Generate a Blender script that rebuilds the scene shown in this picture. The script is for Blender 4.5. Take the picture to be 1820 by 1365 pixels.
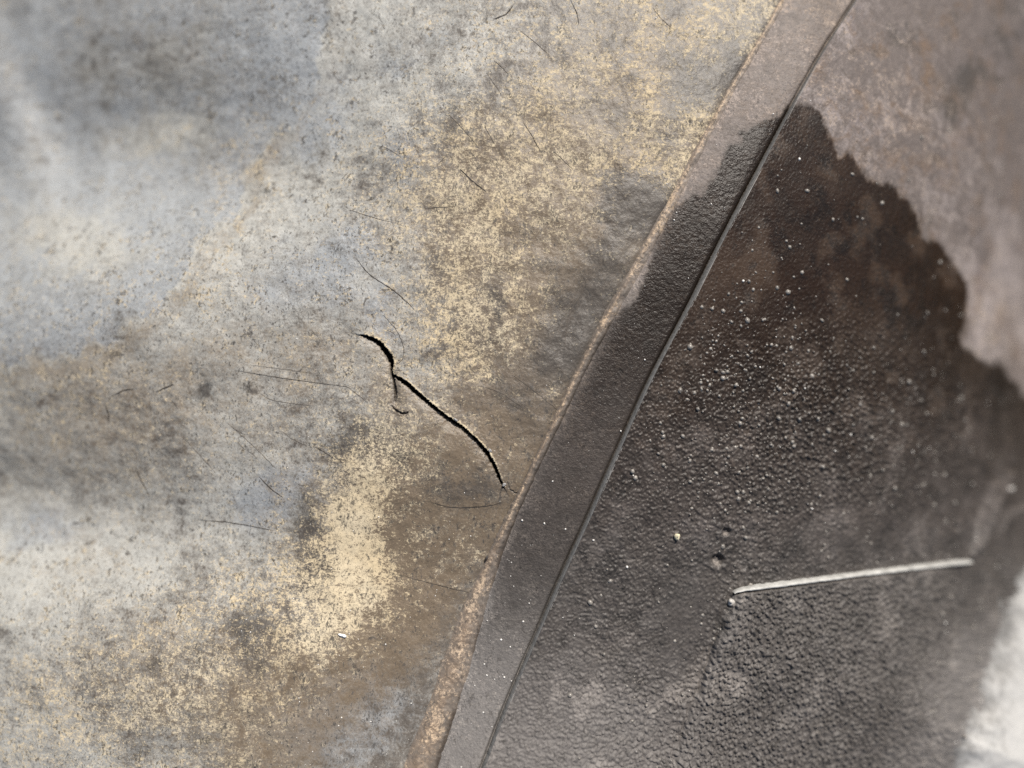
import bpy, math, random
import numpy as np

random.seed(7)
RNG = np.random.default_rng(7)
for o in list(bpy.data.objects):
    bpy.data.objects.remove(o)
scn = bpy.context.scene
COL = scn.collection

# ------------------------------------------------------------------ camera
CAM_H = 131.44                     # mm above the crown of the cover
MMPX = 0.1                         # one photo pixel is about a tenth of a millimetre
cam_d = bpy.data.cameras.new('camera')
cam = bpy.data.objects.new('camera', cam_d)
COL.objects.link(cam)
cam.location = (0, 0, CAM_H / 1000)
cam.rotation_euler = (0, 0, 0)
cam_d.sensor_width = 36
cam_d.lens = 26
cam_d.clip_start = 0.005
cam_d.clip_end = 10
cam_d.dof.use_dof = True
cam_d.dof.focus_distance = 0.1325
cam_d.dof.aperture_fstop = 3.4
scn.camera = cam
scn.cycles.use_denoising = False          # keeps the fine speckle, leaves a little sensor-like grain
scn.render.resolution_x, scn.render.resolution_y = 1024, 768

# ------------------------------------------------------------------ sky and sun
SUN_EL, SUN_AZ = math.radians(44), math.radians(22)     # azimuth from +Y towards +X
w = bpy.data.worlds.new('World')
scn.world = w
w.use_nodes = True
nt = w.node_tree
bg = nt.nodes['Background']
sky = nt.nodes.new('ShaderNodeTexSky')
sky.sky_type = 'NISHITA'
sky.sun_disc = False
sky.sun_elevation = SUN_EL
sky.sun_rotation = SUN_AZ
sky.dust_density = 2.0
sky.ozone_density = 1.0
nt.links.new(sky.outputs[0], bg.inputs[0])
bg.inputs[1].default_value = 0.075
sd = bpy.data.lights.new('sun', 'SUN')
sd.energy = 4.9
sd.angle = math.radians(0.6)
sd.color = (1.0, 0.94, 0.86)
sun = bpy.data.objects.new('sun', sd)
COL.objects.link(sun)
sun.location = (0.3, 0.6, 0.8)
sun.rotation_euler = (math.pi / 2 - SUN_EL, 0, math.pi - SUN_AZ)

vs = scn.view_settings
vs.view_transform = 'Standard'
vs.look = 'None'
vs.exposure = 0.3
vs.gamma = 1.0
vs.use_curve_mapping = False


# ------------------------------------------------------------------ noise
TAB = {}
def perlin(x, y, seed=0):
    if seed not in TAB:
        a = np.random.default_rng(1000 + seed).random((256, 256)) * 2 * np.pi
        TAB[seed] = (np.cos(a).astype(np.float32), np.sin(a).astype(np.float32))
    gx, gy = TAB[seed]
    xf, yf = np.floor(x), np.floor(y)
    fx, fy = (x - xf).astype(np.float32), (y - yf).astype(np.float32)
    xi, yi = xf.astype(np.int32) & 255, yf.astype(np.int32) & 255
    xj, yj = (xi + 1) & 255, (yi + 1) & 255
    u = fx * fx * fx * (fx * (fx * 6 - 15) + 10)
    v = fy * fy * fy * (fy * (fy * 6 - 15) + 10)
    a = gx[xi, yi] * fx + gy[xi, yi] * fy
    b = gx[xj, yi] * (fx - 1) + gy[xj, yi] * fy
    c = gx[xi, yj] * fx + gy[xi, yj] * (fy - 1)
    d = gx[xj, yj] * (fx - 1) + gy[xj, yj] * (fy - 1)
    return (a + u * (b - a) + v * ((c + u * (d - c)) - (a + u * (b - a)))) * 1.5

def fbm(x, y, period, octaves=3, seed=0, gain=0.5):
    s = 0.0
    amp = 1.0
    for k in range(octaves):
        s = s + amp * perlin(x / period + 17.3 * k, y / period - 9.1 * k, seed + k)
        period *= 0.5
        amp *= gain
    return s

def smooth(e0, e1, x):
    t = np.clip((x - e0) / (e1 - e0), 0, 1)
    return t * t * (3 - 2 * t)

def gauss(px, py, cx, cy, rx, ry, ang=0.0):
    a = math.radians(ang)
    dx, dy = px - cx, py - cy
    u = (dx * math.cos(a) + dy * math.sin(a)) / rx
    v = (-dx * math.sin(a) + dy * math.cos(a)) / ry
    return np.exp(-0.5 * (u * u + v * v))


# ------------------------------------------------------------------ shape of the cover (mm)
A0 = np.array([54.5, 68.25]); B0 = np.array([-12.0, -68.25])
TV = (A0 - B0) / np.linalg.norm(A0 - B0)
NV = np.array([TV[1], -TV[0]])
MID = (A0 + B0) / 2

def broad(X, Y):
    """Broad form: crowned along the seam, falling away on both sides, with soft folds on the left."""
    d = (X - MID[0]) * NV[0] + (Y - MID[1]) * NV[1]
    s = (X - MID[0]) * TV[0] + (Y - MID[1]) * TV[1]
    l = np.maximum(-d - 18, 0)
    r = np.maximum(d - 2, 0)
    def fall(q, ref, cap):                       # quadratic, then straight on
        q = q / ref
        return np.where(q < cap, q * q, cap * cap + 2 * cap * (q - cap))
    z = -17 * fall(l, 85, .95) - (15 * fall(r, 65, .9) + .10 * r) * np.clip(.92 + .011 * s, .55, 1.6) - 6.0 * fall(np.maximum(s - 20, 0), 55, 1.0)
    def g(cx, cy, rx, ry, ang, amp):
        return amp * gauss(X, Y, cx, cy, rx, ry, ang)
    z = z + g(-102, 10, 38, 13, 12, 6.5)         # swelling on the left
    z = z + g(-76, 48, 30, 11, -12, -5.0)        # hollow at the upper left
    z = z + g(-70, 86, 40, 15, -8, 3.8)          # and the wall above it
    z = z + g(-113, 63, 5, 15, 32, 2.6) - g(-104, 58, 4, 13, 32, 1.6)
    z = z + g(-82, -27, 46, 9, -4, -4.2)         # shallow valley lower left
    z = z + g(-108, -52, 22, 13, 10, 2.5)
    z = z + g(6, -86, 24, 16, 0, 8.5)            # swelling below the seam
    z = z + g(-60, -52, 24, 14, 20, 1.6)
    z = z + g(-12, 48, 20, 9, 40, 0.9)
    z = z + g(-30, 62, 16, 9, 30, -1.2)
    z = z + g(-18, -48, 16, 12, 60, -1.3)
    return z

def land(px, py):
    """Where a landmark of the photograph lies on the broad form."""
    x = (np.asarray(px, float) - 910) * MMPX
    y = (682.5 - np.asarray(py, float)) * MMPX
    z = np.zeros_like(x)
    for _ in range(7):
        k = (CAM_H - z) / CAM_H
        z = 0.35 * z + 0.65 * broad(x * k, y * k)
    k = (CAM_H - z) / CAM_H
    return x * k, y * k, broad(x * k, y * k)


# ------------------------------------------------------------------ curves along the seam
def curve(pts):
    p = np.array(sorted([(b, a) for a, b in pts]), float)
    def f(y):
        y = np.asarray(y, float)
        x = np.interp(y, p[:, 0], p[:, 1])
        lo, hi = y < p[0, 0], y > p[-1, 0]
        s0 = (p[2, 1] - p[0, 1]) / (p[2, 0] - p[0, 0])
        s1 = (p[-1, 1] - p[-3, 1]) / (p[-1, 0] - p[-3, 0])
        x = np.where(lo, p[0, 1] + s0 * (y - p[0, 0]), x)
        return np.where(hi, p[-1, 1] + s1 * (y - p[-1, 0]), x)
    def g(y):                                   # light smoothing of the corners
        y = np.asarray(y, float)
        return sum(f(y + o) for o in (-44, -33, -22, -11, 0, 11, 22, 33, 44)) / 9
    return g

BEAD_L = curve([(1388, 0), (1342, 82), (1302, 146), (1247, 245), (1206, 324), (1128, 465), (1077, 552), (1026, 654),
                (1003, 702), (970, 774), (949, 815), (921, 873), (910, 900), (884, 951), (861, 999), (843, 1036),
                (800, 1135), (771, 1230), (716, 1365)])
BEAD_R = curve([(1399, 0), (1353, 82), (1314, 146), (1261, 245), (1223, 324), (1150, 465), (1099, 552), (1045, 654),
                (1020, 702), (988, 774), (966, 815), (938, 873), (928, 900), (905, 951), (889, 999), (878, 1036),
                (857, 1104), (838, 1183), (811, 1268), (780, 1365)])
SEAM = curve([(1521, 0), (1469, 78), (1414, 174), (1356, 283), (1298, 392), (1261, 465), (1215, 559), (1175, 631),
              (1141, 699), (1107, 777), (1073, 852), (1049, 910), (1022, 968), (991, 1036), (954, 1125), (924, 1193),
              (887, 1282), (857, 1365)])
RIM = curve([(1900, 820), (1850, 920), (1815, 1000), (1775, 1110), (1745, 1200), (1715, 1290), (1690, 1365)])


# ------------------------------------------------------------------ the split
def resample(pts, step=1.5):
    p = np.array(pts, float)
    n = len(p)
    out = []
    for i in range(n - 1):
        p0, p1, p2, p3 = p[max(i - 1, 0)], p[i], p[i + 1], p[min(i + 2, n - 1)]
        m = max(2, int(np.hypot(*(p2 - p1)[:2]) / step))
        for k in range(m):
            t = k / m
            out.append(0.5 * ((2 * p1) + (-p0 + p2) * t + (2 * p0 - 5 * p1 + 4 * p2 - p3) * t * t
                              + (-p0 + 3 * p1 - 3 * p2 + p3) * t ** 3))
    out.append(p[-1])
    return np.array(out)

CRACKS = [   # x, y, width (photo px), then depth in mm, side lift
    ([(641, 596, 1.5), (655, 599.5, 4), (673, 609, 7), (683, 621, 8), (692, 634, 9.5), (695.6, 645, 8), (695, 658, 3.5), (697, 667, 3)], 5.0),
    ([(697, 667, 3), (708, 672.5, 8), (724, 683, 10), (739.5, 697, 9), (754, 709.5, 8), (770, 722, 6), (789, 737, 4.5),
      (804, 748, 6), (823, 760.5, 4.5), (846, 781, 4.5), (859, 797, 7), (866, 805, 10), (870, 812.5, 8), (879, 828, 6.5), (886, 846, 6),
      (891, 858, 4), (896, 867, 1.5)], 5.0),
    ([(697, 667, 4), (700, 682, 6), (702, 697, 5), (702, 712, 2)], 0.9),
    ([(902, 858, 1), (906, 868, 2), (912, 875, 2), (923, 878, 3)], 0.6),
    ([(892, 866, 2), (889, 878, 2), (886, 891, 1)], 0.35),
    ([(695, 721, 1.5), (704, 730, 3.5), (716, 735, 4), (726, 733, 2)], 0.7),
]
CRACKS = [(resample(c, 1.2), d) for c, d in CRACKS]

def crack_field(px, py):
    """Relief (mm) and opening mask of the split at photo points."""
    h = np.zeros_like(px); m = np.zeros_like(px); lip = np.zeros_like(px)
    sel = np.where((px > 560) & (px < 1000) & (py > 520) & (py < 960))
    if sel[0].size == 0:
        return h, m, lip
    x, y = px[sel], py[sel]
    jx = x + 1.5 * perlin(x / 5, y / 5, 61) + .9 * perlin(x / 2.2, y / 2.2, 63); jy = y + 1.5 * perlin(x / 5, y / 5, 62) + .9 * perlin(x / 2.2, y / 2.2, 64)
    hh = np.zeros_like(x); mm = np.zeros_like(x); ll = np.zeros_like(x); bb = np.zeros_like(x)
    for ci, (c, dep) in enumerate(CRACKS):
        best = np.full(x.shape, 1e9); sd_ = np.zeros_like(x); wd = np.ones_like(x); tt = np.zeros_like(x)
        tan = np.gradient(c[:, :2], axis=0)
        tan /= np.linalg.norm(tan, axis=1)[:, None] + 1e-9
        for i in range(len(c)):
            dx, dy = jx - c[i, 0], jy - c[i, 1]
            q = dx * dx + dy * dy
            b = q < best
            best[b] = q[b]
            sd_[b] = (dx * tan[i, 1] - dy * tan[i, 0])[b]
            wd[b] = c[i, 2]; tt[b] = i / (len(c) - 1)
        d = np.sqrt(best)
        side = np.sign(sd_)                     # + is the upper right flap
        half = wd * (0.48 if ci == 0 else 0.36 if ci > 1 else 0.33)
        op = 1 - smooth(half - 0.5, half + 0.7, d)
        end = np.sin(np.pi * np.clip(tt, 0.02, 0.98)) ** 0.5
        hh -= dep * op * np.minimum(1, wd / 5)
        mm = np.maximum(mm, op)
        if ci < 2:
            up = side > 0
            hh += np.where(up, 0.40 * np.exp(-d / 12), -0.30 * np.exp(-d / 26) - 0.6 * np.exp(-np.maximum(d - half, 0) / 6)) * end * (1 - op)
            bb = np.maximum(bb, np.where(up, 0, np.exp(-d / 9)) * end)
            ll = np.maximum(ll, np.where(up, np.exp(-((d - half - 2.2) / 1.6) ** 2), 0) * end)
        elif ci == 2:
            hh -= 0.5 * np.exp(-(d / 9) ** 2)
            bb = np.maximum(bb, np.exp(-(d / 8) ** 2))
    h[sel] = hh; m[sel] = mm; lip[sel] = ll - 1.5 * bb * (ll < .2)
    return h, m, lip


HAIR = [  # hairline cracks and scratches: points, width px
    ([(634, 460), (651, 482), (668, 496), (695, 513), (716, 530), (736, 549.5)], 2.9),
    ([(681, 560), (699, 579), (711, 599), (717.6, 618), (716, 636), (708, 646), (699, 646)], 2.2),
    ([(766, 892), (789, 899), (810, 902), (845, 901), (874, 898), (892, 893)], 2.6),
    ([(910, 666), (941, 688), (961, 704), (990, 728)], 1.9),
    ([(852, 685), (890, 698), (906, 709), (927, 722)], 1.4),
    ([(419, 658), (477, 668), (545, 678), (617, 687)], 2.2),
    ([(446, 649), (511, 657), (552, 663)], 1.4),
    ([(463, 699), (487, 712), (552, 721)], 2.0),
    ([(324, 777), (354, 808), (383, 840)], 2.0),
    ([(402, 750), (443, 786), (491, 832)], 2.0),
    ([(460, 847), (480, 867), (504, 884)], 3.2),
    ([(559, 794), (576, 803), (593, 815)], 2.2),
    ([(600, 685), (617, 688), (634, 700), (654, 716)], 2.0),
    ([(818, 300), (838, 320), (864, 341)], 4.2),
    ([(796, 201), (825, 232), (850, 262)], 1.9),
    ([(924, 54), (951, 75), (973, 94)], 2.0),
    ([(878, 107), (893, 121), (903, 131)], 2.0),
    ([(869, 136), (880, 151), (891, 169)], 1.8),
    ([(622, 373), (668, 388), (699, 395)], 1.8),
    ([(753, 370), (780, 368), (808, 367)], 1.6),
    ([(1014, 0), (1026, 27), (1028, 44)], 2.4),
    ([(878, 34), (900, 24), (913, 8)], 4.5),
    ([(930, 218), (944, 238), (961, 269)], 2.2),
    ([(1159, 14), (1176, 34), (1196, 51)], 1.8),
    ([(770, 302), (785, 285), (798, 272)], 1.4),
    ([(862, 225), (870, 240), (879, 256)], 2.0),
    ([(692, 1017), (719, 1024), (763, 1036), (833, 1053)], 2.2),
    ([(354, 924), (409, 929), (487, 943)], 2.4),
    ([(985, 270), (1002, 285), (1018, 299)], 2.0),
    ([(720, 285), (690, 265), (665, 258)], 1.4),
    ([(410, 757), (430, 770), (441, 772)], 1.4),
    ([(204, 702), (220, 694), (238, 691)], 4.0),
    ([(277, 697), (292, 690), (309, 683)], 4.0),
    ([(188, 720), (192, 738), (192, 750)], 4.0),
    ([(240, 830), (252, 855), (266, 882)], 2.6),
    ([(505, 770), (520, 781), (545, 792)], 1.4),
    ([(1050, 478), (1033, 520), (1012, 560), (1003, 620)], 2.6),
    ([(1040, 480), (1020, 530), (990, 585)], 1.6),
]


# ------------------------------------------------------------------ stain, dust and painted shade levels at photo points
def blobs(px, py, items):
    s = np.zeros_like(px)
    for it in items:
        cx, cy, rx, ry, a = it[:5]
        ang = it[5] if len(it) > 5 else 0
        s = s + a * gauss(px, py, cx, cy, rx, ry, ang)
    return s

def poly_sdf(px, py, poly):
    """Signed distance (px), positive inside."""
    p = np.array(poly, float)
    best = np.full(px.shape, 1e12); inside = np.zeros(px.shape, bool)
    n = len(p)
    for i in range(n):
        a, b = p[i], p[(i + 1) % n]
        e = b - a
        wx, wy = px - a[0], py - a[1]
        t = np.clip((wx * e[0] + wy * e[1]) / (e @ e), 0, 1)
        best = np.minimum(best, (wx - t * e[0]) ** 2 + (wy - t * e[1]) ** 2)
        c = ((a[1] > py) != (b[1] > py))
        with np.errstate(divide='ignore', invalid='ignore'):
            xi = (b[0] - a[0]) * (py - a[1]) / (b[1] - a[1]) + a[0]
        inside ^= c & (px < xi)
    d = np.sqrt(best)
    return np.where(inside, d, -d)

WET = [(1404, 186), (1393, 195), (1386, 207), (1351, 218), (1337, 225), (1318, 236), (1319, 252), (1298, 258), (1284, 281),
       (1274, 312), (1260, 329), (1245, 345), (1219, 355), (1198, 376), (1187, 400), (1166, 438), (1150, 475), (1138, 505), (1130, 530),
       (1102, 552), (1060, 600), (1010, 690), (955, 800), (905, 900), (885, 980), (878, 1050), (850, 1120), (838, 1190), (805, 1270), (765, 1365),
       (680, 1600), (1650, 1600), (1690, 1365), (1745, 1200), (1800, 1090), (1870, 950), (2100, 900), (2100, 780), (1860, 716), (1820, 688), (1790, 652),
       (1737, 636), (1713, 610), (1724, 560), (1727, 502), (1690, 460), (1667, 433), (1632, 425), (1629, 381), (1609, 354), (1578, 328),
       (1541, 324), (1531, 290), (1507, 270), (1490, 284), (1473, 232), (1459, 204), (1421, 186)]

TIDE = [(-700, 640), (0, 650), (120, 638), (210, 602), (270, 555), (322, 520), (345, 450), (395, 400), (440, 345), (428, 310), (480, 255),
        (540, 190), (572, 150), (560, 100), (600, 0), (640, -400), (-700, -400)]

def levels(px, py, X, Y):
    wx = px + 16 * fbm(X, Y, 5.0, 3, 11); wy = py + 16 * fbm(X, Y, 5.0, 3, 15)
    n = fbm(X, Y, 14.0, 4, 21)
    dust = blobs(wx, wy, [
        (1190, 120, 150, 170, .62), (1330, 30, 70, 90, .4), (1215, 250, 60, 60, .35), (1040, 280, 110, 110, .42), (860, 470, 95, 130, .55),
        (800, 560, 70, 90, .3), (880, 600, 70, 60, .35), (640, 880, 55, 105, 1.0, 12), (690, 830, 60, 50, .35), (590, 990, 60, 70, .62),
        (480, 1080, 110, 70, .5), (330, 1250, 200, 110, .5), (640, 1290, 110, 75, -.75), (760, 1190, 60, 70, -.4), (520, 1170, 70, 70, .3), (620, 1090, 60, 60, .3), (100, 1300, 200, 110, .4), (790, 250, 130, 120, .3),
        (720, 340, 90, 90, .2), (430, 330, 40, 130, .28, 20), (280, 250, 50, 30, .3), (90, 480, 90, 70, .25), (100, 700, 160, 60, .28), (330, 520, 80, 50, .22),
        (830, 985, 18, 14, .6), (1155, 330, 80, 40, .2), (640, 1010, 60, 50, .4), (930, 60, 90, 60, .15), (300, 830, 120, 70, .2), (660, 740, 60, 40, .25)]) + .10 * smooth(420, 700, px + .3 * (py - 600)) - .05
    brown = blobs(wx, wy, [
        (850, 780, 110, 95, .8), (780, 930, 120, 80, .75), (720, 1030, 80, 60, .7), (700, 1120, 60, 60, .6), (220, 800, 230, 110, .48), (330, 650, 170, 80, .42),
        (600, 1190, 100, 50, .9, -40), (700, 1080, 40, 90, .6, 25), (490, 1320, 70, 60, .6), (950, 600, 90, 140, .5), (1000, 400, 160, 110, .5), (1180, 160, 170, 170, .75), (870, 330, 150, 110, .55), (1040, 300, 120, 120, .4),
        (500, 1300, 60, 60, .5), (330, 1230, 240, 130, .75), (640, 920, 120, 120, .5), (80, 720, 120, 80, .25), (820, 480, 120, 130, .4), (150, 1000, 60, 40, .2),
        (900, 860, 50, 50, .5), (690, 700, 20, 30, .7), (560, 620, 110, 60, .3), (260, 60, 160, 120, .3), (430, 330, 60, 130, .3)])  # upper left entry also paints the hollow's shade
    dark = blobs(wx, wy, [
        (1035, 545, 48, 85, .75, 28), (980, 640, 50, 35, .5), (1245, 145, 38, 34, 1.3), (1130, 345, 48, 34, 1.2), (1165, 390, 40, 30, .6), (1095, 68, 18, 22, .8),
        (1195, 15, 20, 20, .7), (1190, 90, 26, 26, .5), (1120, 140, 16, 12, .6), (445, 1150, 26, 50, .5, 12), (425, 1110, 26, 16, .45), (470, 1190, 20, 16, .4), (850, 872, 62, 30, .55), (890, 702, 40, 25, .5),
        (362, 690, 14, 11, .9), (455, 686, 18, 10, .5), (550, 950, 24, 60, .8), (590, 1010, 30, 20, .5), (640, 800, 50, 24, .4), (700, 930, 24, 40, .35), (1060, 180, 24, 18, .5), (930, 420, 22, 18, .5), (960, 470, 30, 16, .45), (1200, 200, 20, 24, .5), (870, 500, 18, 26, .5), (880, 555, 14, 32, .7), (610, 790, 30, 22, .4), (640, 745, 35, 22, .45),
        (300, 90, 120, 80, .15), (230, 150, 80, 50, .15), (700, 110, 110, 34, .35, -20), (600, 40, 60, 30, .3), (220, 790, 120, 60, .1), (490, 140, 60, 40, .25),  # upper left entries paint the shade of the hollow
        (600, 440, 24, 14, .45), (505, 435, 14, 10, .4), (1312, 110, 16, 36, 1.2), (1180, 250, 26, 20, .6), (1110, 200, 22, 26, .55), (1270, 60, 16, 20, .6), (1090, 250, 24, 24, .4), (1030, 210, 40, 14, .35), (960, 110, 30, 12, .5, -20),
        (700, 820, 26, 26, .4), (560, 1040, 18, 22, .5), (270, 1190, 22, 16, .5), (250, 1330, 20, 28, .6), (340, 1320, 30, 14, .4),
        (1085, 430, 26, 40, .4), (940, 760, 40, 40, .35), (780, 860, 40, 20, .3)])
    bloom_sheen = 0.90 - smooth(430, 930, wx + 0.25 * (wy - 680)) * 0.78
    bloom_sheen = bloom_sheen + blobs(wx, wy, [(150, 400, 220, 120, .35), (60, 1010, 170, 90, .35), (620, 1290, 120, 90, .25), (560, 90, 150, 70, .15), (680, 560, 60, 120, .25, 20),
                                   (480, 870, 90, 60, .35), (800, 1300, 80, 80, .1), (220, 800, 200, 100, -.2), (290, 90, 150, 90, -.15), (650, 880, 90, 120, -.35), (740, 90, 160, 60, .2),
                                   (750, 680, 70, 60, .3), (400, 1180, 230, 110, -.4), (620, 1280, 110, 70, .25)])
    bloom_sheen = bloom_sheen + 0.22 * n
    td = poly_sdf(wx, wy, TIDE)
    blue = .75 * smooth(-5, 14, td) - .6 * blobs(wx, wy, [(300, 240, 60, 25, 1, -15), (140, 430, 90, 50, .8), (280, 90, 120, 90, .6)])
    blue = blue + blobs(wx, wy, [(545, 250, 50, 70, .6, 20), (715, 280, 30, 40, .7), (540, 500, 90, 60, .7), (650, 420, 40, 30, .6), (720, 90, 110, 40, .6, -20), (480, 880, 70, 50, .7, -20),
                                 (620, 1280, 130, 80, .8), (60, 930, 90, 40, .6), (685, 570, 20, 40, .8), (1020, 20, 40, 50, .5)]) + .2 * n
    brown = brown + .35 * np.exp(-((td + 16) / 14) ** 2) * (px < 620)
    s = poly_sdf(px, py, WET)
    rag = 5 * fbm(X * 1.0, Y * 0.6, 2.6, 3, 31) + 7 * fbm(X, Y * 0.55, 6.0, 2, 35) + 3.5 * fbm(X, Y * .7, 1.1, 2, 38)
    wet = .8 * smooth(-6.0, 5.0, s + rag) + .2 * smooth(-20, 4, s + 1.4 * rag)
    return dict(dust=dust, brown=brown, dark=dark, bloom_sheen=bloom_sheen, wet=wet, blue=blue)


# ------------------------------------------------------------------ node materials
def mat_new(name):
    m = bpy.data.materials.new(name)
    m.use_nodes = True
    t = m.node_tree
    t.nodes.clear()
    out = t.nodes.new('ShaderNodeOutputMaterial')
    b = t.nodes.new('ShaderNodeBsdfPrincipled')
    t.links.new(b.outputs[0], out.inputs[0])
    return m, t, b

class NB:
    """Small helper to chain shader nodes."""
    def __init__(s, t):
        s.t = t
        tc = t.nodes.new('ShaderNodeTexCoord')
        mp = t.nodes.new('ShaderNodeMapping')
        mp.inputs['Scale'].default_value = (1000, 1000, 1000)
        t.links.new(tc.outputs['Object'], mp.inputs[0])
        s.co = mp.outputs[0]
    def put(s, sock, v):
        if hasattr(v, 'is_output'):
            s.t.links.new(v, sock)
        elif isinstance(v, (tuple, list)) and len(v) == 3 and len(sock.default_value) == 4:
            sock.default_value = (*v, 1)
        else:
            sock.default_value = v
    def noise(s, period, detail=3, rough=0.6, stretch=None, dist=0.0):
        n = s.t.nodes.new('ShaderNodeTexNoise')
        n.inputs['Scale'].default_value = 1.0 / period
        n.inputs['Detail'].default_value = detail
        n.inputs['Roughness'].default_value = rough
        n.inputs['Distortion'].default_value = dist
        co = s.co
        if stretch:
            mp = s.t.nodes.new('ShaderNodeMapping')
            mp.inputs['Scale'].default_value = stretch[:3]
            mp.inputs['Rotation'].default_value = (0, 0, math.radians(stretch[3]))
            s.t.links.new(co, mp.inputs[0])
            co = mp.outputs[0]
        s.t.links.new(co, n.inputs['Vector'])
        return n.outputs[0]
    def vor(s, period, feature='F1', out=0):
        n = s.t.nodes.new('ShaderNodeTexVoronoi')
        n.feature = feature
        n.inputs['Scale'].default_value = 1.0 / period
        s.t.links.new(s.co, n.inputs['Vector'])
        return n.outputs[out]
    def math(s, op, a, b=0.0, c=None):
        n = s.t.nodes.new('ShaderNodeMath')
        n.operation = op
        s.put(n.inputs[0], a); s.put(n.inputs[1], b)
        if c is not None:
            s.put(n.inputs[2], c)
        return n.outputs[0]
    def step(s, x, lo, hi, a=0.0, b=1.0):
        n = s.t.nodes.new('ShaderNodeMapRange')
        n.interpolation_type = 'SMOOTHSTEP'
        s.put(n.inputs[0], x)
        for i, v in enumerate((lo, hi, a, b)):
            s.put(n.inputs[1 + i], v)
        return n.outputs[0]
    def mix(s, f, a, b, mode='MIX'):
        n = s.t.nodes.new('ShaderNodeMix')
        n.data_type = 'RGBA'
        n.blend_type = mode
        s.put(n.inputs[0], f); s.put(n.inputs[6], a); s.put(n.inputs[7], b)
        return n.outputs[2]
    def attr(s, name):
        n = s.t.nodes.new('ShaderNodeAttribute')
        n.attribute_name = name
        return n.outputs['Fac']
    def bump(s, h, dist, strength=1.0, normal=None):
        n = s.t.nodes.new('ShaderNodeBump')
        n.inputs['Strength'].default_value = strength
        n.inputs['Distance'].default_value = dist
        s.put(n.inputs['Height'], h)
        if normal is not None:
            s.t.links.new(normal, n.inputs['Normal'])
        return n.outputs[0]

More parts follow.
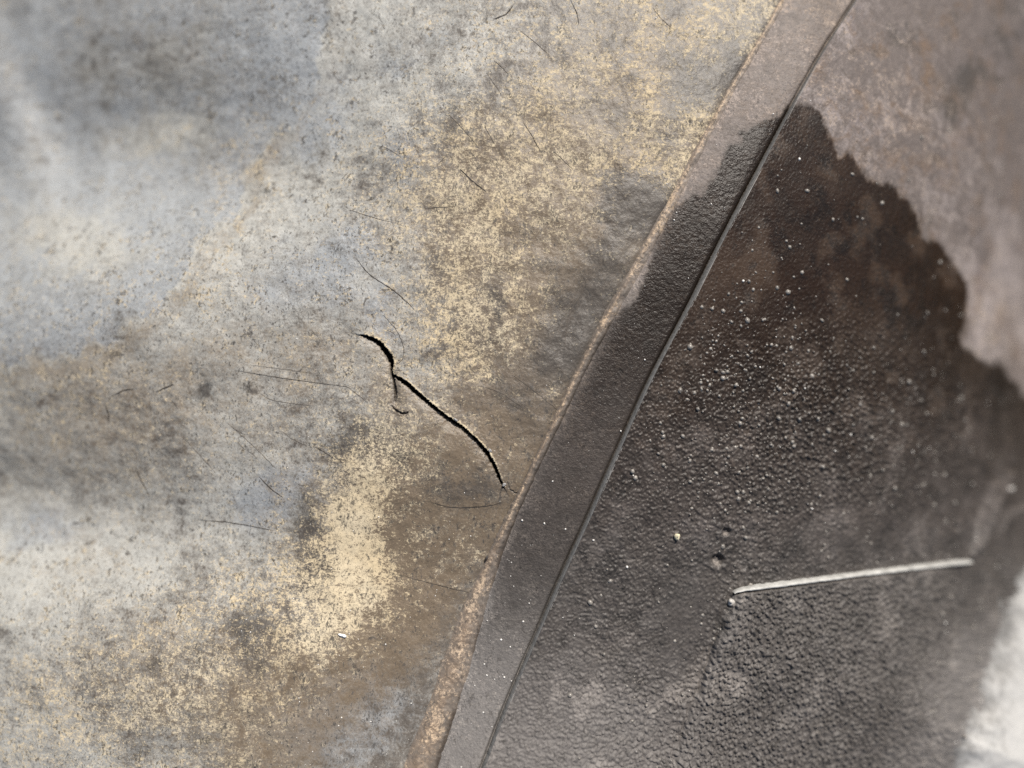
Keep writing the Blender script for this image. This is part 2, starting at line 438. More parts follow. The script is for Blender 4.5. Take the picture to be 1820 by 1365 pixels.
def rubber(name, sub, pale_c, blue_c, brown_c, dust_c, dark_c, wetmul=(0.2, 0.175, 0.155), grain=0.0, gscale=.5, fleck=1.0, mott=1.0, fine_b=.04, rough=.44, spec=.5):
    m, t, b = mat_new(name)
    k = NB(t)
    def c5(n, a):
        return k.math('MULTIPLY', k.math('SUBTRACT', n, .5), a)
    def add(*xs):
        r = xs[0]
        for x in xs[1:]:
            r = k.math('ADD', r, x)
        return r
    fine = k.noise(0.36, 3, 0.8)
    thread = k.noise(0.45, 4, 0.75, (.55, 1.7, 1, 40), dist=1.2)
    speck = k.noise(0.8, 6, 0.82, dist=0.5)
    flk = k.noise(0.85, 5, 0.8, (1.7, .85, 1, -35), dist=0.5)
    clump = k.noise(2.4, 5, 0.7, dist=0.8)
    mid = k.noise(5.0, 6, 0.68, dist=0.7)
    big = k.noise(17.0, 4, 0.6)
    streak = k.noise(2.2, 4, 0.6, (0.35, 1.6, 1, 24))
    col = k.mix(k.step(clump, .35, .65), sub, tuple(c * 1.4 for c in sub))
    # pale bloom of the aged surface with painted bottom sheen, bluish in places, worn through in flecks
    bl = k.mix(k.step(add(k.attr('blue'), c5(mid, 1.1), c5(clump, .5), c5(speck, .7)), .25, .65), pale_c, blue_c)
    f = add(k.attr('bloom_sheen'), c5(mid, 1.5 * mott), c5(clump, 1.5 * mott), c5(fine, 1.5), c5(flk, 1.8), c5(streak, 1.0))
    col = k.mix(k.step(f, .0, 1.2), col, bl)
    # brown film, with shade of hollow and split painted in
    f = add(k.attr('brown'), c5(mid, 1.4 * mott), c5(speck, 1.6))
    col = k.mix(k.math('MULTIPLY', k.step(f, .1, 1.1), .7), col, brown_c)
    # dark blotches
    f = add(k.attr('dark'), c5(speck, 2.0), c5(mid, 1.0 * mott))
    col = k.mix(k.math('MULTIPLY', k.step(f, .18, .8), .8), col, dark_c)
    # crusty tan dust in specks, also painting lit lip and pit walls
    f = add(k.math('MULTIPLY', k.attr('dust'), .5), c5(speck, 2.3), c5(fine, 1.4), c5(thread, 1.8), c5(clump, 1.7), c5(mid, 1.0))
    f = k.math('SUBTRACT', f, k.math('MULTIPLY', k.attr('dark'), .35))
    dustf = k.step(f, .2, .68)
    dcol = k.mix(k.step(big, .35, .65), dust_c, (dust_c[0] * .98, dust_c[1] * .93, dust_c[2] * .84))
    col = k.mix(k.math('MULTIPLY', dustf, .9), col, dcol)
    # dark flecks of dirt in the pores
    dirtf = k.step(add(flk, c5(clump, .5), c5(fine, .4)), .55, .63)
    col = k.mix(k.math('MULTIPLY', dirtf, .85 * fleck), col, dark_c)
    dirt2 = k.step(add(k.noise(1.5, 4, .7, dist=1.0), c5(mid, .5), c5(clump, .35), c5(fine, .25)), .615, .70)
    col = k.mix(k.math('MULTIPLY', dirt2, .7 * fleck), col, tuple(x * .8 for x in dark_c))
    # greyer, ashen compound where there is no brown film
    bw = t.nodes.new('ShaderNodeRGBToBW')
    t.links.new(col, bw.inputs[0])
    col = k.mix(k.attr('ash'), col, k.mix(1.0, bw.outputs[0], (1.045, .99, .925), 'MULTIPLY'))
    # water soaked in
    wetm = k.attr('wet')
    col = k.mix(wetm, col, k.mix(1.0, col, wetmul, 'MULTIPLY'))
    t.links.new(col, b.inputs['Base Color'])
    r = k.step(add(dustf, k.math('MULTIPLY', fine, .3)), 0, 1.2, rough, .92)
    r = k.math('SUBTRACT', r, k.math('MULTIPLY', wetm, k.math('ADD', k.step(mid, .3, .7, .02, .14), max(0, rough - .44))))
    t.links.new(r, b.inputs['Roughness'])
    b.inputs['Specular IOR Level'].default_value = spec
    n1 = k.bump(k.noise(.5, 3, .6), fine_b / 1000, 1.0)
    if grain:
        g = k.math('SUBTRACT', k.noise(gscale * 1.2, 2, .6), k.vor(gscale, 'SMOOTH_F1'))
        n1 = k.bump(g, grain / 1000, 1.0, n1)
    n2 = k.bump(speck, 0.07 / 1000, 1.0, n1)
    t.links.new(n2, b.inputs['Normal'])
    return m

M = {}
M['smooth'] = rubber('smooth_grey_rubber', (.085, .074, .062), (.395, .392, .362), (.302, .316, .322), (.16, .118, .074), (.555, .475, .335), (.05, .044, .038), fine_b=.07, mott=1.35)
M['bead'] = rubber('tan_dusty_rubber', (.105, .088, .072), (.23, .19, .158), (.17, .155, .145), (.20, .14, .092), (.50, .39, .28), (.078, .065, .054), wetmul=(.35, .32, .28), rough=.6)
M['strip'] = rubber('strip_rubber', (.125, .106, .094), (.24, .208, .194), (.175, .158, .154), (.15, .112, .084), (.38, .32, .28), (.07, .06, .054), wetmul=(.095, .072, .053), grain=.06, gscale=.28, fleck=.8, rough=.6, spec=.28)
M['grained'] = rubber('grained_rubber', (.11, .092, .084), (.29, .252, .24), (.17, .15, .153), (.165, .102, .056), (.40, .335, .295), (.054, .049, .045), wetmul=(.12, .085, .056), grain=.035, gscale=.4, fleck=.7, mott=2.4, rough=.6, spec=.3)

def plain(name, c, rough, var=.35, period=.8, bump=.04, spec=.5):
    m, t, b = mat_new(name)
    k = NB(t)
    n = k.noise(period, 5, .65)
    col = k.mix(k.step(n, .25, .75), tuple(x * (1 - var) for x in c), tuple(min(1, x * (1 + var)) for x in c))
    t.links.new(col, b.inputs['Base Color'])
    b.inputs['Roughness'].default_value = rough
    b.inputs['Specular IOR Level'].default_value = spec
    t.links.new(k.bump(n, bump / 1000), b.inputs['Normal'])
    return m
M['lip'] = plain('grey_cut_rubber', (.20, .195, .185), .5, .3, .7, .06)  # lightened to paint the lip's sky highlight into the colour
M['raised'] = plain('grey_grained_rubber', (.085, .08, .074), .42, .3, 1.6, .09)
M['highlit'] = plain('highlit_edge_rubber', (.37, .365, .345), .5, .3, 1.3, .08)  # pale colour paints the edge's sun and sky highlight
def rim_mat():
    m, t, b = mat_new('painted_sheen_rim')
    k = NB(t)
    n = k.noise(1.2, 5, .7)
    f = k.math('ADD', k.attr('sheen'), k.math('MULTIPLY', k.math('SUBTRACT', n, .5), 1.6))
    col = k.mix(k.step(f, -.1, 1.0), (.10, .096, .09), (.40, .395, .38))  # dark to pale ramp paints the rim's bright reflection
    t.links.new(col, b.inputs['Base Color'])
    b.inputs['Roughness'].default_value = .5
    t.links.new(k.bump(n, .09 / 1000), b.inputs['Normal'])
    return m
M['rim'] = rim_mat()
M['hair'] = plain('dark_fissure', (.035, .028, .022), .8, .4, .6, .02)
M['hair_pale'] = plain('pale_scratch', (.085, .07, .055), .7, .3, .6, .02)
M['flake'] = plain('grey_flake', (.30, .29, .28), .7, .3, .5, .05)
M['white'] = plain('white_crumb_stuff', (.82, .82, .80), .6, .1, .5, .05)
M['yellow'] = plain('yellow_grit_stone', (.58, .52, .36), .5, .2, .4, .04)
M['grey_grit'] = plain('grey_grit_stone', (.42, .40, .37), .4, .2, .4, .04)
M['speck'] = plain('black_fleck_stuff', (.018, .014, .012), .5, .3, .4, .05)
M['quartz'] = plain('pale_grit', (.62, .60, .56), .3, .25, .25, .0)
M['nub'] = plain('glint_rubber_nubs', (.19, .175, .155), .3, .4, 2.5, .0)  # lighter than the panel, painting sun glints on the nubs
M['under'] = plain('dark_underside', (.05, .05, .05), .8)


# ------------------------------------------------------------------ mesh from grids
def link(o, parent=None):
    COL.objects.link(o)
    if parent:
        o.parent = parent
    return o

def grid_object(name, P, mat, parent=None, attrs=None):
    R, C = P.shape[:2]
    me = bpy.data.meshes.new(name)
    n = R * C
    me.vertices.add(n)
    me.vertices.foreach_set('co', (P.reshape(-1, 3) / 1000).astype(np.float32).ravel())
    i = np.arange(n, dtype=np.int32).reshape(R, C)
    q = np.stack([i[:-1, :-1], i[1:, :-1], i[1:, 1:], i[:-1, 1:]], -1).reshape(-1, 4)
    me.loops.add(q.size)
    me.loops.foreach_set('vertex_index', q.ravel())
    me.polygons.add(len(q))
    me.polygons.foreach_set('loop_start', np.arange(0, q.size, 4, dtype=np.int32))
    me.update(calc_edges=True)
    for k, v in (attrs or {}).items():
        a = me.attributes.new(k, 'FLOAT', 'POINT')
        a.data.foreach_set('value', v.astype(np.float32).ravel())
    me.materials.append(mat)
    o = bpy.data.objects.new(name, me)
    return link(o, parent)

def poly_object(name, V, F, mat, parent=None, flat=False):
    me = bpy.data.meshes.new(name)
    me.from_pydata([tuple(np.array(v) / 1000) for v in V], [], F)
    if not flat:
        me.shade_smooth()
    me.materials.append(mat)
    return link(bpy.data.objects.new(name, me), parent)

def tag(o, label, cat=None, group=None, kind=None):
    o['label'] = label
    if cat: o['category'] = cat
    if group: o['group'] = group
    if kind: o['kind'] = kind
    return o

# rows: finer where the split runs
def spaced(stops):
    out = []
    for (a, b, st) in stops:
        out.append(np.arange(a, b, st))
    out.append([stops[-1][1]])
    return np.concatenate(out)
Y_LO, Y_HI = -500, 1840
ROWS_L = spaced([(Y_LO, 0, 6), (0, 580, 1.7), (580, 910, 0.95), (910, 1365, 1.7), (1365, Y_HI, 6)])
ROWS = spaced([(Y_LO, 0, 6), (0, 1365, 1.75), (1365, Y_HI, 6)])

cover = link(bpy.data.objects.new('weathered_cover', None))
cover.location = (0, 0, 0)
tag(cover, 'weathered grey rubbery cover with a curved split, dusty seam and dark wet patch', 'cover')


# ---- smooth panel, left of the bead
def relief_smooth(px, py, X, Y):
    h = 0.30 * fbm(X, Y, 9.0, 3, 41) + 0.05 * fbm(X, Y, 1.6, 3, 45) + 0.018 * perlin(X / 0.45, Y / 0.45, 49)
    e = BEAD_L(py) - px
    h = h - 0.42 * np.exp(-np.maximum(e, 0) / 9)
    ch, cm, lip = crack_field(px, py)
    # fine folds gathered at the end of the split and under the valley
    h = h - 0.25 * gauss(px, py, 700, 715, 10, 26)
    h = h - 0.22 * np.abs(fbm(X, Y, 3.0, 2, 53)) * gauss(px, py, 250, 735, 110, 60)
    h = h - 0.2 * gauss(px, py, 1020, 565, 9, 75, 22) - 0.15 * gauss(px, py, 1042, 520, 6, 50, 22)
    return h + ch, cm, lip

U = spaced([(-0.52, 0.0, 0.011), (0.0, 0.30, 0.0030), (0.30, 0.55, 0.0020), (0.55, 0.9, 0.0011), (0.9, 1.0, 0.0012)])
PY = np.repeat(ROWS_L[:, None], len(U), 1)
bl = BEAD_L(ROWS_L)[:, None]
PX = U[None, :] * bl
X, Y, Z = land(PX, PY)
H, CM, LIT_LIP = relief_smooth(PX, PY, X, Y)
lv = levels(PX, PY, X, Y)
lv['wet'] = lv['wet'] * 0
SHADE_FILM = np.maximum(-LIT_LIP, 0) / 1.5             # brown branch fill, plus painted shade on the split's sunken side
LIT_LIP = np.maximum(LIT_LIP, 0)
lv['brown'] = lv['brown'] + .9 * SHADE_FILM
lv['dark'] = np.where(CM > .3, 1.5, lv['dark'] * (1 - .7 * LIT_LIP) + .5 * SHADE_FILM)
lv['dust'] = np.where(CM > .3, -1, lv['dust'] + 2.2 * LIT_LIP - .6 * SHADE_FILM)  # paler dust paints the lit edge of the upper flap
lv['bloom_sheen'] = lv['bloom_sheen'] * (1 - CM)
smooth_panel = grid_object('smooth_panel', np.stack([X, Y, Z + H], -1), M['smooth'], cover, lv)
smooth_panel['label'] = 'smooth blue grey panel with tan dust and a curved split'

# ---- seam bead
T = np.linspace(0, 1, 34)
PY = np.repeat(ROWS[:, None], len(T), 1)
L_, R_ = BEAD_L(ROWS)[:, None], BEAD_R(ROWS)[:, None]
jit = 0.9 * perlin(ROWS / 14, ROWS * 0 + .37, 71)[:, None] + 1.6 * perlin(ROWS / 55, ROWS * 0 + .77, 72)[:, None]
rag_ = (1.1 * perlin(ROWS / 6, ROWS * 0 + .9, 73) + 1.2 * perlin(ROWS / 17, ROWS * 0 + .1, 75))[:, None]
PX = (L_ - 2) + rag_ * np.exp(-T / .3)[None, :] + (R_ - L_ + 3 + np.maximum(jit, -4)) * T[None, :]
X, Y, Z = land(PX, PY)
wide = (R_ - L_) * MMPX
prof = np.sin(np.pi * np.clip(T, 0, 1))[None, :] ** 0.7
hgt = -0.13 + 0.05 * np.minimum(wide, 5) + 0.14 * smooth(480, 640, PY)
H = -0.50 + prof * (hgt + 0.42) * (1 - .35 * smooth(2, 5, wide)) + 0.16 * fbm(X, Y, 2.2, 3, 74) * prof + 0.09 * fbm(X, Y, .7, 2, 78) * prof
H = H + 0.16 * np.exp(-((T[None, :] - .3) / .16) ** 2) - 0.10 * smooth(2.5, 6, wide) * np.exp(-((T[None, :] - .62) / .12) ** 2)
lv = levels(PX, PY, X, Y)
mid = np.exp(-((T[None, :] - .34 - .1 * smooth(3, 6, wide)) / (.2 + .16 * smooth(2.5, 6, wide))) ** 2)
lv['dust'] = -0.08 + 0.68 * mid + .35 * smooth(620, 420, PY) + 0.5 * fbm(X, Y, 5, 3, 80) + 0 * PX
lv['brown'] = 0.15 + .6 * mid + 0 * PX
lv['dark'] = 0.12 * (1 - mid) + 0 * PX
lv['bloom_sheen'] = 0.25 + .2 * fbm(X, Y, 8, 2, 84) + .5 * smooth(620, 420, PY)
lv['wet'] = lv['wet'] * smooth(.45, 1, T)[None, :]
bead = grid_object('seam_bead', np.stack([X, Y, Z + H], -1), M['bead'], cover, lv)
bead['label'] = 'tan dusty raised bead running beside the seam'

# ---- strip between bead and seam
T = np.concatenate([np.linspace(0, .93, 84), np.linspace(.94, 1, 12)])
PY = np.repeat(ROWS[:, None], len(T), 1)
S_ = SEAM(ROWS)[:, None]
PX = (R_ - 5) + (S_ + 1.5 - R_ + 5) * T[None, :]
X, Y, Z = land(PX, PY)
H = 0.06 * fbm(X, Y, 5, 2, 91) + 0.045 * fbm(X, Y, 0.75, 2, 93) - 0.25 * np.exp(-(PX - R_) / 10)
edge = np.maximum(S_ - PX, 0)
H = H - 1.3 * np.exp(-(edge / 4.0) ** 2) - 0.15 * np.exp(-edge / 12) - 0.1
lv = levels(PX, PY, X, Y)
n = fbm(X, Y, 9, 3, 96)
lv['dust'] = .12 + .5 * np.exp(-(PX - R_) / 14) + .2 * n + .25 * smooth(300, 0, PY)
lv['brown'] = .45 + .3 * n - .6 * smooth(900, 1150, PY)
lv['dark'] = .1 + .25 * fbm(X, Y, 6, 2, 99)
lv['bloom_sheen'] = .45 + 1.0 * smooth(1020, 1300, PY) + .2 * n  # paler towards the bottom, painting the strip's silvery sheen
lv['wet'] = lv['wet'] * (1 - .3 * smooth(520, 900, PY) - .55 * smooth(980, 1260, PY)) * (1 - .35 * np.exp(-np.maximum(PX - R_, 0) / 10))  # bottom wetness cut to brighten the painted sheen
lv['blue'] = .35 + .4 * n + .4 * smooth(900, 1200, PY)
lv['ash'] = .05 + .3 * smooth(420, 560, PY) + .4 * smooth(780, 1120, PY)
strip = grid_object('seam_strip', np.stack([X, Y, Z + H], -1), M['strip'], cover, lv)
strip['label'] = 'narrow flat strip between the tan bead and the seam'

# ---- lip of the grained panel along the seam
T = np.linspace(0, 1, 9)
PY = np.repeat(ROWS[:, None], len(T), 1)
lw = np.interp(ROWS, [0, 180, 300, 900, 1100, 1365], [3, 4.2, 6.5, 7, 6.5, 6])[:, None]
wob = 0.7 * perlin(ROWS / 9, ROWS * 0 + .2, 103)[:, None] * smooth(900, 1300, ROWS)[:, None]
PX = S_ + 0.5 + wob + lw * T[None, :]
X, Y, Z = land(PX, PY)
H = -1.25 + 1.62 * np.sin(np.clip(T, 0, 1) * np.pi / 2)[None, :] ** 0.9 + 0.02 * fbm(X, Y, .9, 2, 105)
lip = grid_object('seam_lip', np.stack([X, Y, Z + H], -1), M['lip'], cover)
lip['label'] = 'thin grey cut edge along the seam'


# ---- grained panel right of the seam
def pebble(x, y, seed):
    """Rounded pebbles on a jittered lattice, 0..1."""
    r = np.random.default_rng(seed)
    jx, jy, js = r.random((128, 128)), r.random((128, 128)), r.random((128, 128))
    xi, yi = np.floor(x).astype(int), np.floor(y).astype(int)
    out = np.zeros_like(x)
    for a in (-1, 0, 1):
        for b in (-1, 0, 1):
            i, j = (xi + a) & 127, (yi + b) & 127
            d2 = (x - xi - a - jx[i, j]) ** 2 + (y - yi - b - jy[i, j]) ** 2
            rad = .27 + .26 * js[i, j]
            out = np.maximum(out, np.sqrt(np.maximum(1 - d2 / rad ** 2, 0)) * (.55 + .45 * js[i, j]))
    return out

def grain(X, Y, px, py):
    far = smooth(40, 330, px - SEAM(py))
    wx = X + .25 * perlin(X / 1.1, Y / 1.1, 110); wy = Y + .25 * perlin(X / 1.1, Y / 1.1, 111)
    p1 = pebble(wx / .50 + 300, wy / .50 + 300, 5)
    p2 = pebble(wx / .80 + 200, wy / .80 + 200, 6)
    g3 = perlin(wx / 1.8, wy / 1.8, 115)
    low = .18 + .82 * smooth(470, 760, py)
    calm = 1 - .75 * gauss(px, py, 1215, 1095, 40, 70, 18) - .6 * gauss(px, py, 1510, 955, 150, 40, -7)
    return low * calm * (.22 * p1 * (1 - .3 * far) + .44 * p2 * (.25 + .75 * far) + .07 * g3)

PITS = [(1275, 995, 12, 1.1), (1290, 945, 8, .6), (1700, 938, 7, .6), (1075, 1222, 3, .3)]
FOLDS = [([(1800, 846), (1778, 890), (1760, 930), (1742, 972)], 7, 1.5), ([(1770, 862), (1752, 905), (1738, 945), (1730, 985)], 5, 1.1),
         ([(1825, 905), (1800, 915), (1785, 935)], 6, .5)]

def seg_dist(px, py, pts):
    c = resample(pts, 3)
    d = np.full(px.shape, 1e12)
    for p in c:
        d = np.minimum(d, (px - p[0]) ** 2 + (py - p[1]) ** 2)
    return np.sqrt(d)

def relief_grained(px, py, X, Y):
    h = 0.16 * fbm(X, Y, 12, 2, 120) + grain(X, Y, px, py)
    for (cx, cy, r, dep) in PITS:
        d = np.hypot(px - cx, (py - cy))
        h = h - dep * (1 - smooth(r * .45, r * 1.1, d)) + .12 * np.exp(-((d - r * 1.4) / (r * .35)) ** 2)
    for pts, wd, hh in FOLDS:
        h = h + hh * np.exp(-(seg_dist(px, py, pts) / wd) ** 2)
    # crease leading up to the corner of the raised field
    h = h - .45 * gauss(px, py, 1230, 1185, 20, 130, 20)
    e = px - SEAM(py) - 9
    h = h + 0.34 * np.exp(-np.maximum(e, 0) / 60)
    return h

T = np.concatenate([np.linspace(0, .62, 430), np.linspace(.622, 1, 60)])
PY = np.repeat(ROWS[:, None], len(T), 1)
X0 = S_ + lw - 1.5
PX = X0 + (2160 - X0) * T[None, :] ** 1.0
X, Y, Z = land(PX, PY)
H = relief_grained(PX, PY, X, Y)
over = PX - RIM(PY)
def right_levels(PX, PY, X, Y):
    lv = levels(PX, PY, X, Y)
    n = fbm(X, Y, 10, 3, 131)
    n2 = fbm(X, Y, 4, 3, 135)
    lv['dust'] = .14 + .45 * n2 - .3 * gauss(PX, PY, 1780, 60, 140, 150) + blobs(PX, PY, [(1350, 130, 40, 70, .3), (1660, 200, 70, 60, .35), (1760, 560, 60, 90, .45), (1560, 130, 50, 50, .25)]) - .3 * smooth(650, 900, PY)
    lv['brown'] = .12 + .4 * n + .55 * lv['wet'] * smooth(760, 520, PY) + blobs(PX, PY, [(1560, 590, 60, 60, .5), (1480, 360, 50, 50, .4), (1290, 470, 60, 50, .9), (1420, 520, 120, 80, .7), (1230, 560, 60, 60, .5), (1650, 180, 80, 60, .4), (1550, 620, 160, 80, .4)]) - .8 * smooth(780, 1050, PY)
    lv['dark'] = .08 + .5 * n2 * (.5 + .5 * n) + blobs(PX, PY, [(1720, 130, 20, 20, .7), (1590, 60, 40, 50, .25), (1690, 190, 30, 30, .5), (1500, 430, 120, 70, .35), (1640, 570, 90, 60, .3), (1780, 690, 30, 50, .5), (1800, 60, 60, 60, .25), (1420, 330, 70, 60, .15)]) + .22 * smooth(650, 950, PY) * smooth(1330, 1080, PY + .3 * (1250 - PX))
    lv['bloom_sheen'] = .25 - .3 * gauss(PX, PY, 1760, 60, 160, 160) + .5 * fbm(X, Y, 14, 2, 139) + .9 * gauss(PX, PY, 960, 1330, 170, 100) + blobs(PX, PY, [(1780, 520, 70, 110, .6), (1440, 60, 50, 60, .4), (1130, 1300, 160, 110, .5)]) + .45 * smooth(850, 1150, PY)  # paler bottom areas paint the silvery sheen of the pebbles
    for pts, wd_, hh_ in FOLDS:
        fd = np.exp(-(seg_dist(PX, PY, pts) / (wd_ + 2)) ** 2)
        lv['dust'] = lv['dust'] + .6 * fd
        lv['wet'] = lv['wet'] * (1 - .35 * fd)
    lv['blue'] = .3 + .6 * n + .5 * smooth(850, 1100, PY) + .5 * gauss(PX, PY, 1780, 60, 90, 120)
    band = smooth(150, 20, RIM(PY) - PX) * smooth(1040, 1180, PY)
    lv['bloom_sheen'] = lv['bloom_sheen'] + .7 * band
    lv['dark'] = lv['dark'] - .4 * band
    lv['dust'] = lv['dust'] + .25 * band + blobs(PX, PY, [(1275, 1002, 7, 5, 2.2), (1291, 949, 5, 3.5, 1.8)])  # pale spots paint the sunlit lower walls of the pits
    patch = smooth(.05, .6, fbm(X, Y, 8, 3, 181)) + blobs(PX, PY, [(1290, 480, 40, 40, .8), (1560, 600, 50, 45, .9), (1480, 300, 25, 30, .4), (1240, 560, 30, 50, .6)])
    lv['brown'] = lv['brown'] + .5 * patch * lv['wet'] * smooth(900, 700, PY)
    lv['wet'] = lv['wet'] * (1 - .16 * np.clip(patch, 0, 1.2))
    lv['ash'] = np.maximum(.5 * np.clip(lv['wet'], 0, 1) * smooth(480, 640, PY), .8 * smooth(720, 1060, PY))
    lv['wet'] = lv['wet'] * (1 - blobs(PX, PY, [(1275, 1002, 7, 5, .5), (1291, 949, 5, 3.5, .5)])) * (1 - .40 * smooth(580, 1050, PY) - .32 * smooth(1350, 1050, PX) * smooth(1080, 1330, PY) - .35 * band)  # wetness cut to brighten painted sheen and pit walls
    return lv
lv = right_levels(PX, PY, X, Y)
grained = grid_object('grained_panel', np.stack([X, Y, Z + H], -1), M['grained'], cover, lv)
grained['label'] = 'pebbled taupe panel right of the seam with a ragged dark wet patch'

# ---- raised field in the lower right, moulded on the grained panel
TOPE = np.array([(1299, 1056), (1306, 1050), (1322, 1046), (1350, 1042), (1420, 1033), (1500, 1023), (1600, 1011), (1700, 1000), (1727, 998)], float)
def top_edge(t):
    s = np.linspace(0, 1, len(TOPE))
    L = np.r_[0, np.cumsum(np.hypot(*np.diff(TOPE, axis=0).T))]
    L /= L[-1]
    return np.stack([np.interp(t, L, TOPE[:, 0]), np.interp(t, L, TOPE[:, 1])], -1)
NU, NVv = 300, 330
tu = np.linspace(0, 1, NU); tv = np.linspace(0, 1, NVv)
te = top_edge(tu)
bot_x = 1085 + (1560 - 1085) * tu; bot_y = 1640 + 0 * tu
PX = te[None, :, 0] * (1 - tv[:, None]) + bot_x[None, :] * tv[:, None]
PY = (te[None, :, 1] + 4) * (1 - tv[:, None]) + bot_y[None, :] * tv[:, None]
PX = PX + 3.0 * perlin(PX / 30, PY / 30, 141)
X, Y, Z = land(PX, PY)
base = relief_grained(PX, PY, X, Y) + .3 * grain(X, Y, PX, PY)
wl = tu[None, :] * 430; wr = (1 - tu[None, :]) * 430; wt = tv[:, None] * 620
rise = smooth(-6, 20, wl + 3 * perlin(X / 2.2, Y / 2.2, 146)) * smooth(-30, 120, wr) * smooth(-2, 3, wt)
fade = 1 - .35 * smooth(60, 420, wt)
H = base - 0.6 + rise * (0.6 + 1.35 * fade)
H = H + 0.16 * np.exp(-(wl / 40) ** 2 - (wt / 110) ** 2) * perlin(X / .9, Y / .9, 143) * rise
rlv = right_levels(PX, PY, X, Y)
crumb = np.exp(-((wl - 16) / 16) ** 2) * np.exp(-wt / 130) + .5 * np.exp(-(wl / 40) ** 2 - (wt / 45) ** 2)
rlv['dust'] = rlv['dust'] + .55 * crumb
rlv['wet'] = rlv['wet'] * (1 - .5 * crumb) * .8
raised = grid_object('raised_field', np.stack([X, Y, Z + H], -1), M['grained'], grained, rlv)
raised['label'] = 'raised pebbled field with a highlight painted pale along its top edge'

# edge of the raised field, its highlight painted pale: a half round running along its top
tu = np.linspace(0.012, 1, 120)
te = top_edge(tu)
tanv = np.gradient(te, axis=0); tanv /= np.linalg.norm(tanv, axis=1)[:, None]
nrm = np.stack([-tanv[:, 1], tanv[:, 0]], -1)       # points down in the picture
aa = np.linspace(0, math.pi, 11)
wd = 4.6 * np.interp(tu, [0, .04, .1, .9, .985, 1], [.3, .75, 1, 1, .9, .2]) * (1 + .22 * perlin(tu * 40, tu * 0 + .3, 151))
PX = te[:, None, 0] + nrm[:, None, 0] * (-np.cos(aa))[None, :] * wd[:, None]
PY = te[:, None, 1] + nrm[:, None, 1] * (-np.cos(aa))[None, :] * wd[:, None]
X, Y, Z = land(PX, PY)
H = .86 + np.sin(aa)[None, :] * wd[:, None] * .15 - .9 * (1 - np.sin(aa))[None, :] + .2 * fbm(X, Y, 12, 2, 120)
edge_o = grid_object('highlit_edge', np.stack([X, Y, Z + H], -1), M['highlit'], grained)
edge_o['label'] = 'straight edge with its highlight painted pale'

# ---- rim rolling over at the lower right, its bright reflection painted pale
rr = spaced([(780, 1365, 4), (1365, Y_HI, 10)])
T = np.linspace(0, 1, 110)
PY = np.repeat(rr[:, None], len(T), 1)
rx = RIM(rr)[:, None] - 22 + 14 * perlin(rr / 40, rr * 0 + .4, 161)[:, None]
PX = rx + (2150 - rx) * T[None, :]
X, Y, Z = land(PX, PY)
dd = PX - rx
H = -.3 + 2.6 * smooth(0, 100, dd) + .25 * fbm(X, Y, 5, 3, 163) + .08 * fbm(X, Y, 1.2, 2, 166)
H = H + .5 * np.exp(-((dd - 60) / 16) ** 2)
sheen = dd / 95 + .28 * fbm(X, Y, 7, 3, 168)
rim = grid_object('rolled_rim', np.stack([X, Y, Z + H], -1), M['rim'], cover, dict(sheen=sheen))
rim['label'] = 'rolled rim in the lower right corner, its bright reflection painted pale'

# ---- underside, closes the cover below
us = np.linspace(-600, 2160, 44); vs_ = np.linspace(-500, 1840, 34)
PX, PY = np.meshgrid(us, vs_)
X, Y, Z = land(PX, PY)
grid_object('underside', np.stack([X, Y, Z - 9], -1), M['under'], cover)

# ------------------------------------------------------------------ hairline cracks on the smooth panel
def smooth_point(px, py):
    px = np.asarray(px, float); py = np.asarray(py, float)
    X, Y, Z = land(px, py)
    H, _, _ = relief_smooth(px, py, X, Y)
    return np.stack([X, Y, Z + H], -1)

r5 = random.Random(5)
for _ in range(6):
    x0, y0 = r5.gauss(790, 170), r5.gauss(330, 190)
    if r5.random() < .4:
        x0, y0 = r5.gauss(480, 110), r5.gauss(760, 90)
    if x0 > BEAD_L(y0) - 60 or y0 < 5 or x0 < 5:
        continue
    an = math.radians(r5.gauss(42, 22)); ln = r5.uniform(12, 46); bend = r5.uniform(-.15, .15)
    HAIR.append(([(x0, y0), (x0 + ln * .5 * math.cos(an), y0 + ln * .5 * math.sin(an)), (x0 + ln * math.cos(an + bend), y0 + ln * math.sin(an + bend))], r5.uniform(1.0, 1.69)))

for hi, (pts, wpx) in enumerate(HAIR):
    c = resample([(a, b) for a, b in pts], 2.0)
    n = len(c)
    c = c + np.stack([.7 * perlin(np.arange(n) / 3.1, np.full(n, hi * 1.37 + .2), 171), .7 * perlin(np.arange(n) / 3.1, np.full(n, hi * 1.37 + .2), 172)], -1)
    tg = np.gradient(c, axis=0); tg /= np.linalg.norm(tg, axis=1)[:, None] + 1e-9
    nm = np.stack([-tg[:, 1], tg[:, 0]], -1)
    s = np.linspace(0, 1, n)
    wv = wpx * (.29 if wpx > 2.3 else .22) * np.clip(np.sin(np.pi * np.clip(s, .03, .97)) ** .55, .2, 1) * (1 + .55 * perlin(np.arange(n) / 2.2, np.full(n, hi + .5), 173))
    q = np.stack([c - nm * wv[:, None], c, c + nm * wv[:, None]], 1)
    P = smooth_point(q[..., 0], q[..., 1])
    P[..., 2] += 0.05
    P[:, 1, 2] += 0.03
    grid_object('hairline_crack', P, M['hair_pale'] if wpx < 2.15 or hi in (3, 36) else M['hair'], smooth_panel)

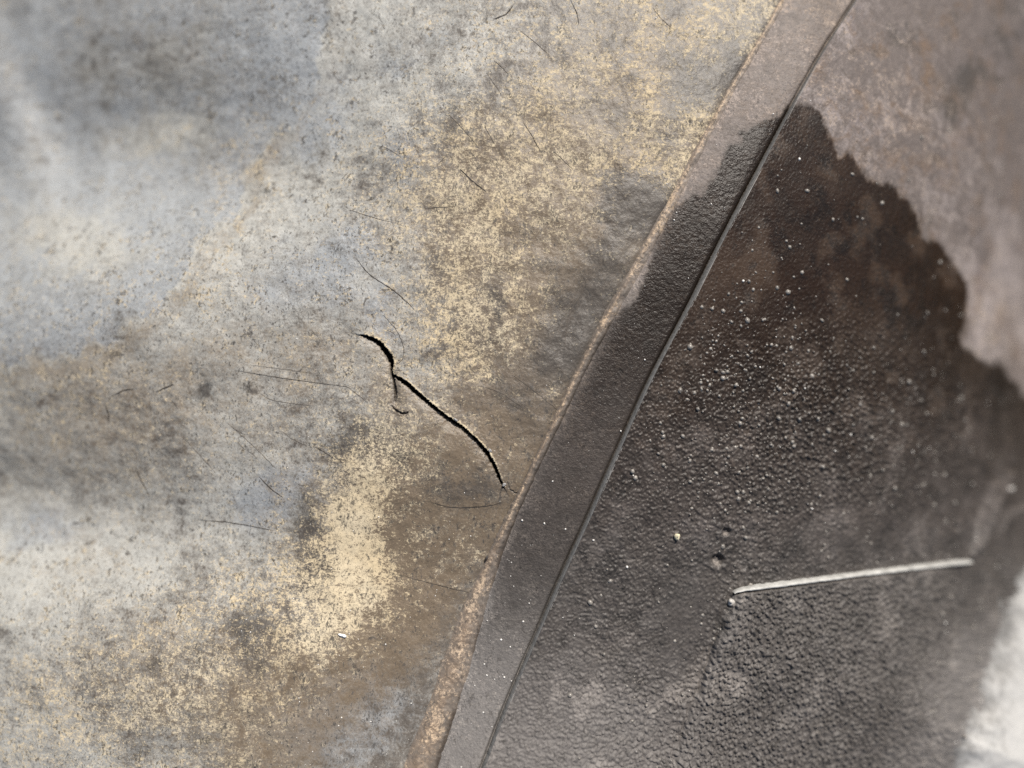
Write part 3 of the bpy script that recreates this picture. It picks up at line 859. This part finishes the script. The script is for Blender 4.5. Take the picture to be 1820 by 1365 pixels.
# ------------------------------------------------------------------ small lumps
def lump(seed, sx, sy, sz, rough=.3, seg=10, ring=7):
    r = np.random.default_rng(seed)
    ph = r.random(6) * 6.28
    V = []; F = []
    for i in range(ring + 1):
        th = math.pi * i / ring
        for j in range(seg):
            a = 2 * math.pi * j / seg
            k = 1 + rough * (math.sin(2 * a + ph[0]) * .4 + math.sin(3 * a + ph[1] + th) * .35 + math.cos(2 * th + ph[2] + a) * .35)
            V.append((sx * k * math.sin(th) * math.cos(a), sy * k * math.sin(th) * math.sin(a), sz * k * math.cos(th)))
    for i in range(ring):
        for j in range(seg):
            F.append((i * seg + j, (i + 1) * seg + j, (i + 1) * seg + (j + 1) % seg, i * seg + (j + 1) % seg))
    return V, F

def place(name, px, py, size, mat, parent, seed, rotz=0, where='smooth', sink=.2, rough=.35):
    V, F = lump(seed, *size, rough=rough)
    o = poly_object(name, V, F, mat, parent)
    px_, py_ = np.array([float(px)]), np.array([float(py)])
    X, Y, Z = land(px_, py_)
    h = relief_smooth(px_, py_, X, Y)[0] if where == 'smooth' else (relief_grained(px_, py_, X, Y) if where == 'grained' else np.array([-.1]))
    o.location = (X[0] / 1000, Y[0] / 1000, (Z[0] + h[0] + size[2] * (1 - sink)) / 1000)
    o.rotation_euler = (0, 0, math.radians(rotz))
    return o

# torn flakes along the split
place('flake', 896, 861, (.38, .30, .16), M['flake'], smooth_panel, 3, 30)
place('flake', 811, 746, (.45, .16, .12), M['flake'], smooth_panel, 4, -40)
place('flake', 871, 800, (.40, .22, .12), M['flake'], smooth_panel, 5, -60)
place('flake', 700, 668, (.55, .25, .15), M['flake'], smooth_panel, 6, -20)

tag(place('crumb', 609, 1128, (.75, .32, .3), M['white'], None, 11, -20), 'small white crumb lying on the dusty panel at lower left', 'crumb')
tag(place('black_fleck', 864, 994, (.22, .75, .2), M['speck'], None, 12, -25), 'tiny black fleck lying against the tan bead', 'fleck')
tag(place('grit_grain', 1202, 952, (.6, .55, .5), M['yellow'], None, 13, 10, 'grained'), 'yellowish grit grain on the wet panel left of the two pits', 'grit grain')
tag(place('grit_grain', 1298, 1069, (.75, .6, .55), M['grey_grit'], None, 14, 40, 'grained', .0), 'pale grit grain at the left corner of the straight pale edge', 'grit grain')
tag(place('grit_grain', 1793, 869, (1.2, .45, .35), M['grey_grit'], None, 15, 10, 'grained', .1), 'pale blurred chip near the right picture edge', 'chip')

# loose pale grit: far too many to count
def scatter(name, pts, mat, label, cat, parent=None):
    ico = [(0, 0, 1), (.894, 0, .447), (.276, .851, .447), (-.724, .526, .447), (-.724, -.526, .447), (.276, -.851, .447),
           (.724, .526, -.447), (-.276, .851, -.447), (-.894, 0, -.447), (-.276, -.851, -.447), (.724, -.526, -.447), (0, 0, -1)]
    fac = [(0, 1, 2), (0, 2, 3), (0, 3, 4), (0, 4, 5), (0, 5, 1), (1, 6, 2), (2, 7, 3), (3, 8, 4), (4, 9, 5), (5, 10, 1),
           (6, 7, 2), (7, 8, 3), (8, 9, 4), (9, 10, 5), (10, 6, 1), (6, 11, 7), (7, 11, 8), (8, 11, 9), (9, 11, 10), (10, 11, 6)]
    V = []; F = []
    for (x, y, z, r) in pts:
        b = len(V)
        a = random.random() * 6.28
        sx, sy, sz = r * random.uniform(.75, 1.3), r * random.uniform(.75, 1.3), r * random.uniform(.6, 1)
        for (i, j, k) in ico:
            q = random.uniform(.9, 1.1)
            X_, Y_ = i * sx * q, j * sy * q
            V.append((x + X_ * math.cos(a) - Y_ * math.sin(a), y + X_ * math.sin(a) + Y_ * math.cos(a), z + k * sz * q))
        F += [(b + p, b + q, b + s) for p, q, s in fac]
    o = poly_object(name, V, F, mat, parent)
    tag(o, label, cat, kind='stuff')
    return o

def pick(n, xr, yr, keep, rad, rel):
    px = RNG.uniform(*xr, n); py = RNG.uniform(*yr, n)
    k = RNG.random(n) < keep(px, py)
    px, py = px[k], py[k]
    X, Y, Z = land(px, py)
    h = rel(px, py, X, Y)
    r = rad[0] + (rad[1] - rad[0]) * RNG.random(len(px)) ** (rad[2] if len(rad) > 2 else 3.5)
    return np.stack([X, Y, Z + h + r * .1, r], -1)

on_strip = pick(2600, (760, 1500), (0, 1365), lambda x, y: ((x > BEAD_R(y) + 6) & (x < SEAM(y) - 8)) * (.12 + .3 * smooth(500, 900, y)), (.05, .2), lambda x, y, X, Y: X * 0 - .08)
on_left = pick(5200, (0, 1380), (0, 1365), lambda x, y: (x < BEAD_L(y) - 8) * (.05 + .30 * gauss(x, y, 700, 1200, 190, 170) + .2 * gauss(x, y, 480, 60, 120, 60) + .12 * gauss(x, y, 850, 900, 120, 120)),
               (.05, .15), lambda x, y, X, Y: relief_smooth(x, y, X, Y)[0])
on_right = pick(2400, (900, 1820), (0, 1365), lambda x, y: (x > SEAM(y) + 20) * (.03 + .16 * gauss(x, y, 1330, 720, 120, 160) + .3 * gauss(x, y, 1700, 1180, 70, 140)), (.07, .28), relief_grained)
scatter('sand_grit', np.concatenate([on_strip, on_left, on_right]), M['quartz'], 'pale sparkling sand grit scattered over the cover', 'grit')
nubs = pick(9500, (1000, 1820), (200, 1365), lambda x, y: (x > SEAM(y) + 25) * (.04 + .6 * gauss(x, y, 1320, 700, 80, 130) + .25 * gauss(x, y, 1560, 800, 170, 100) + .9 * gauss(x, y, 1318, 1085, 26, 24) + .5 * gauss(x, y, 1270, 1180, 22, 90, 18) + .3 * gauss(x, y, 1680, 1200, 50, 120)), (.13, .52, 2.6), relief_grained)
nubs[:, 2] -= .22 * nubs[:, 3]
nb = scatter('pebbling', nubs, M['nub'], 'shiny raised nubs of the pebbled panel, glints painted pale', None, grained)
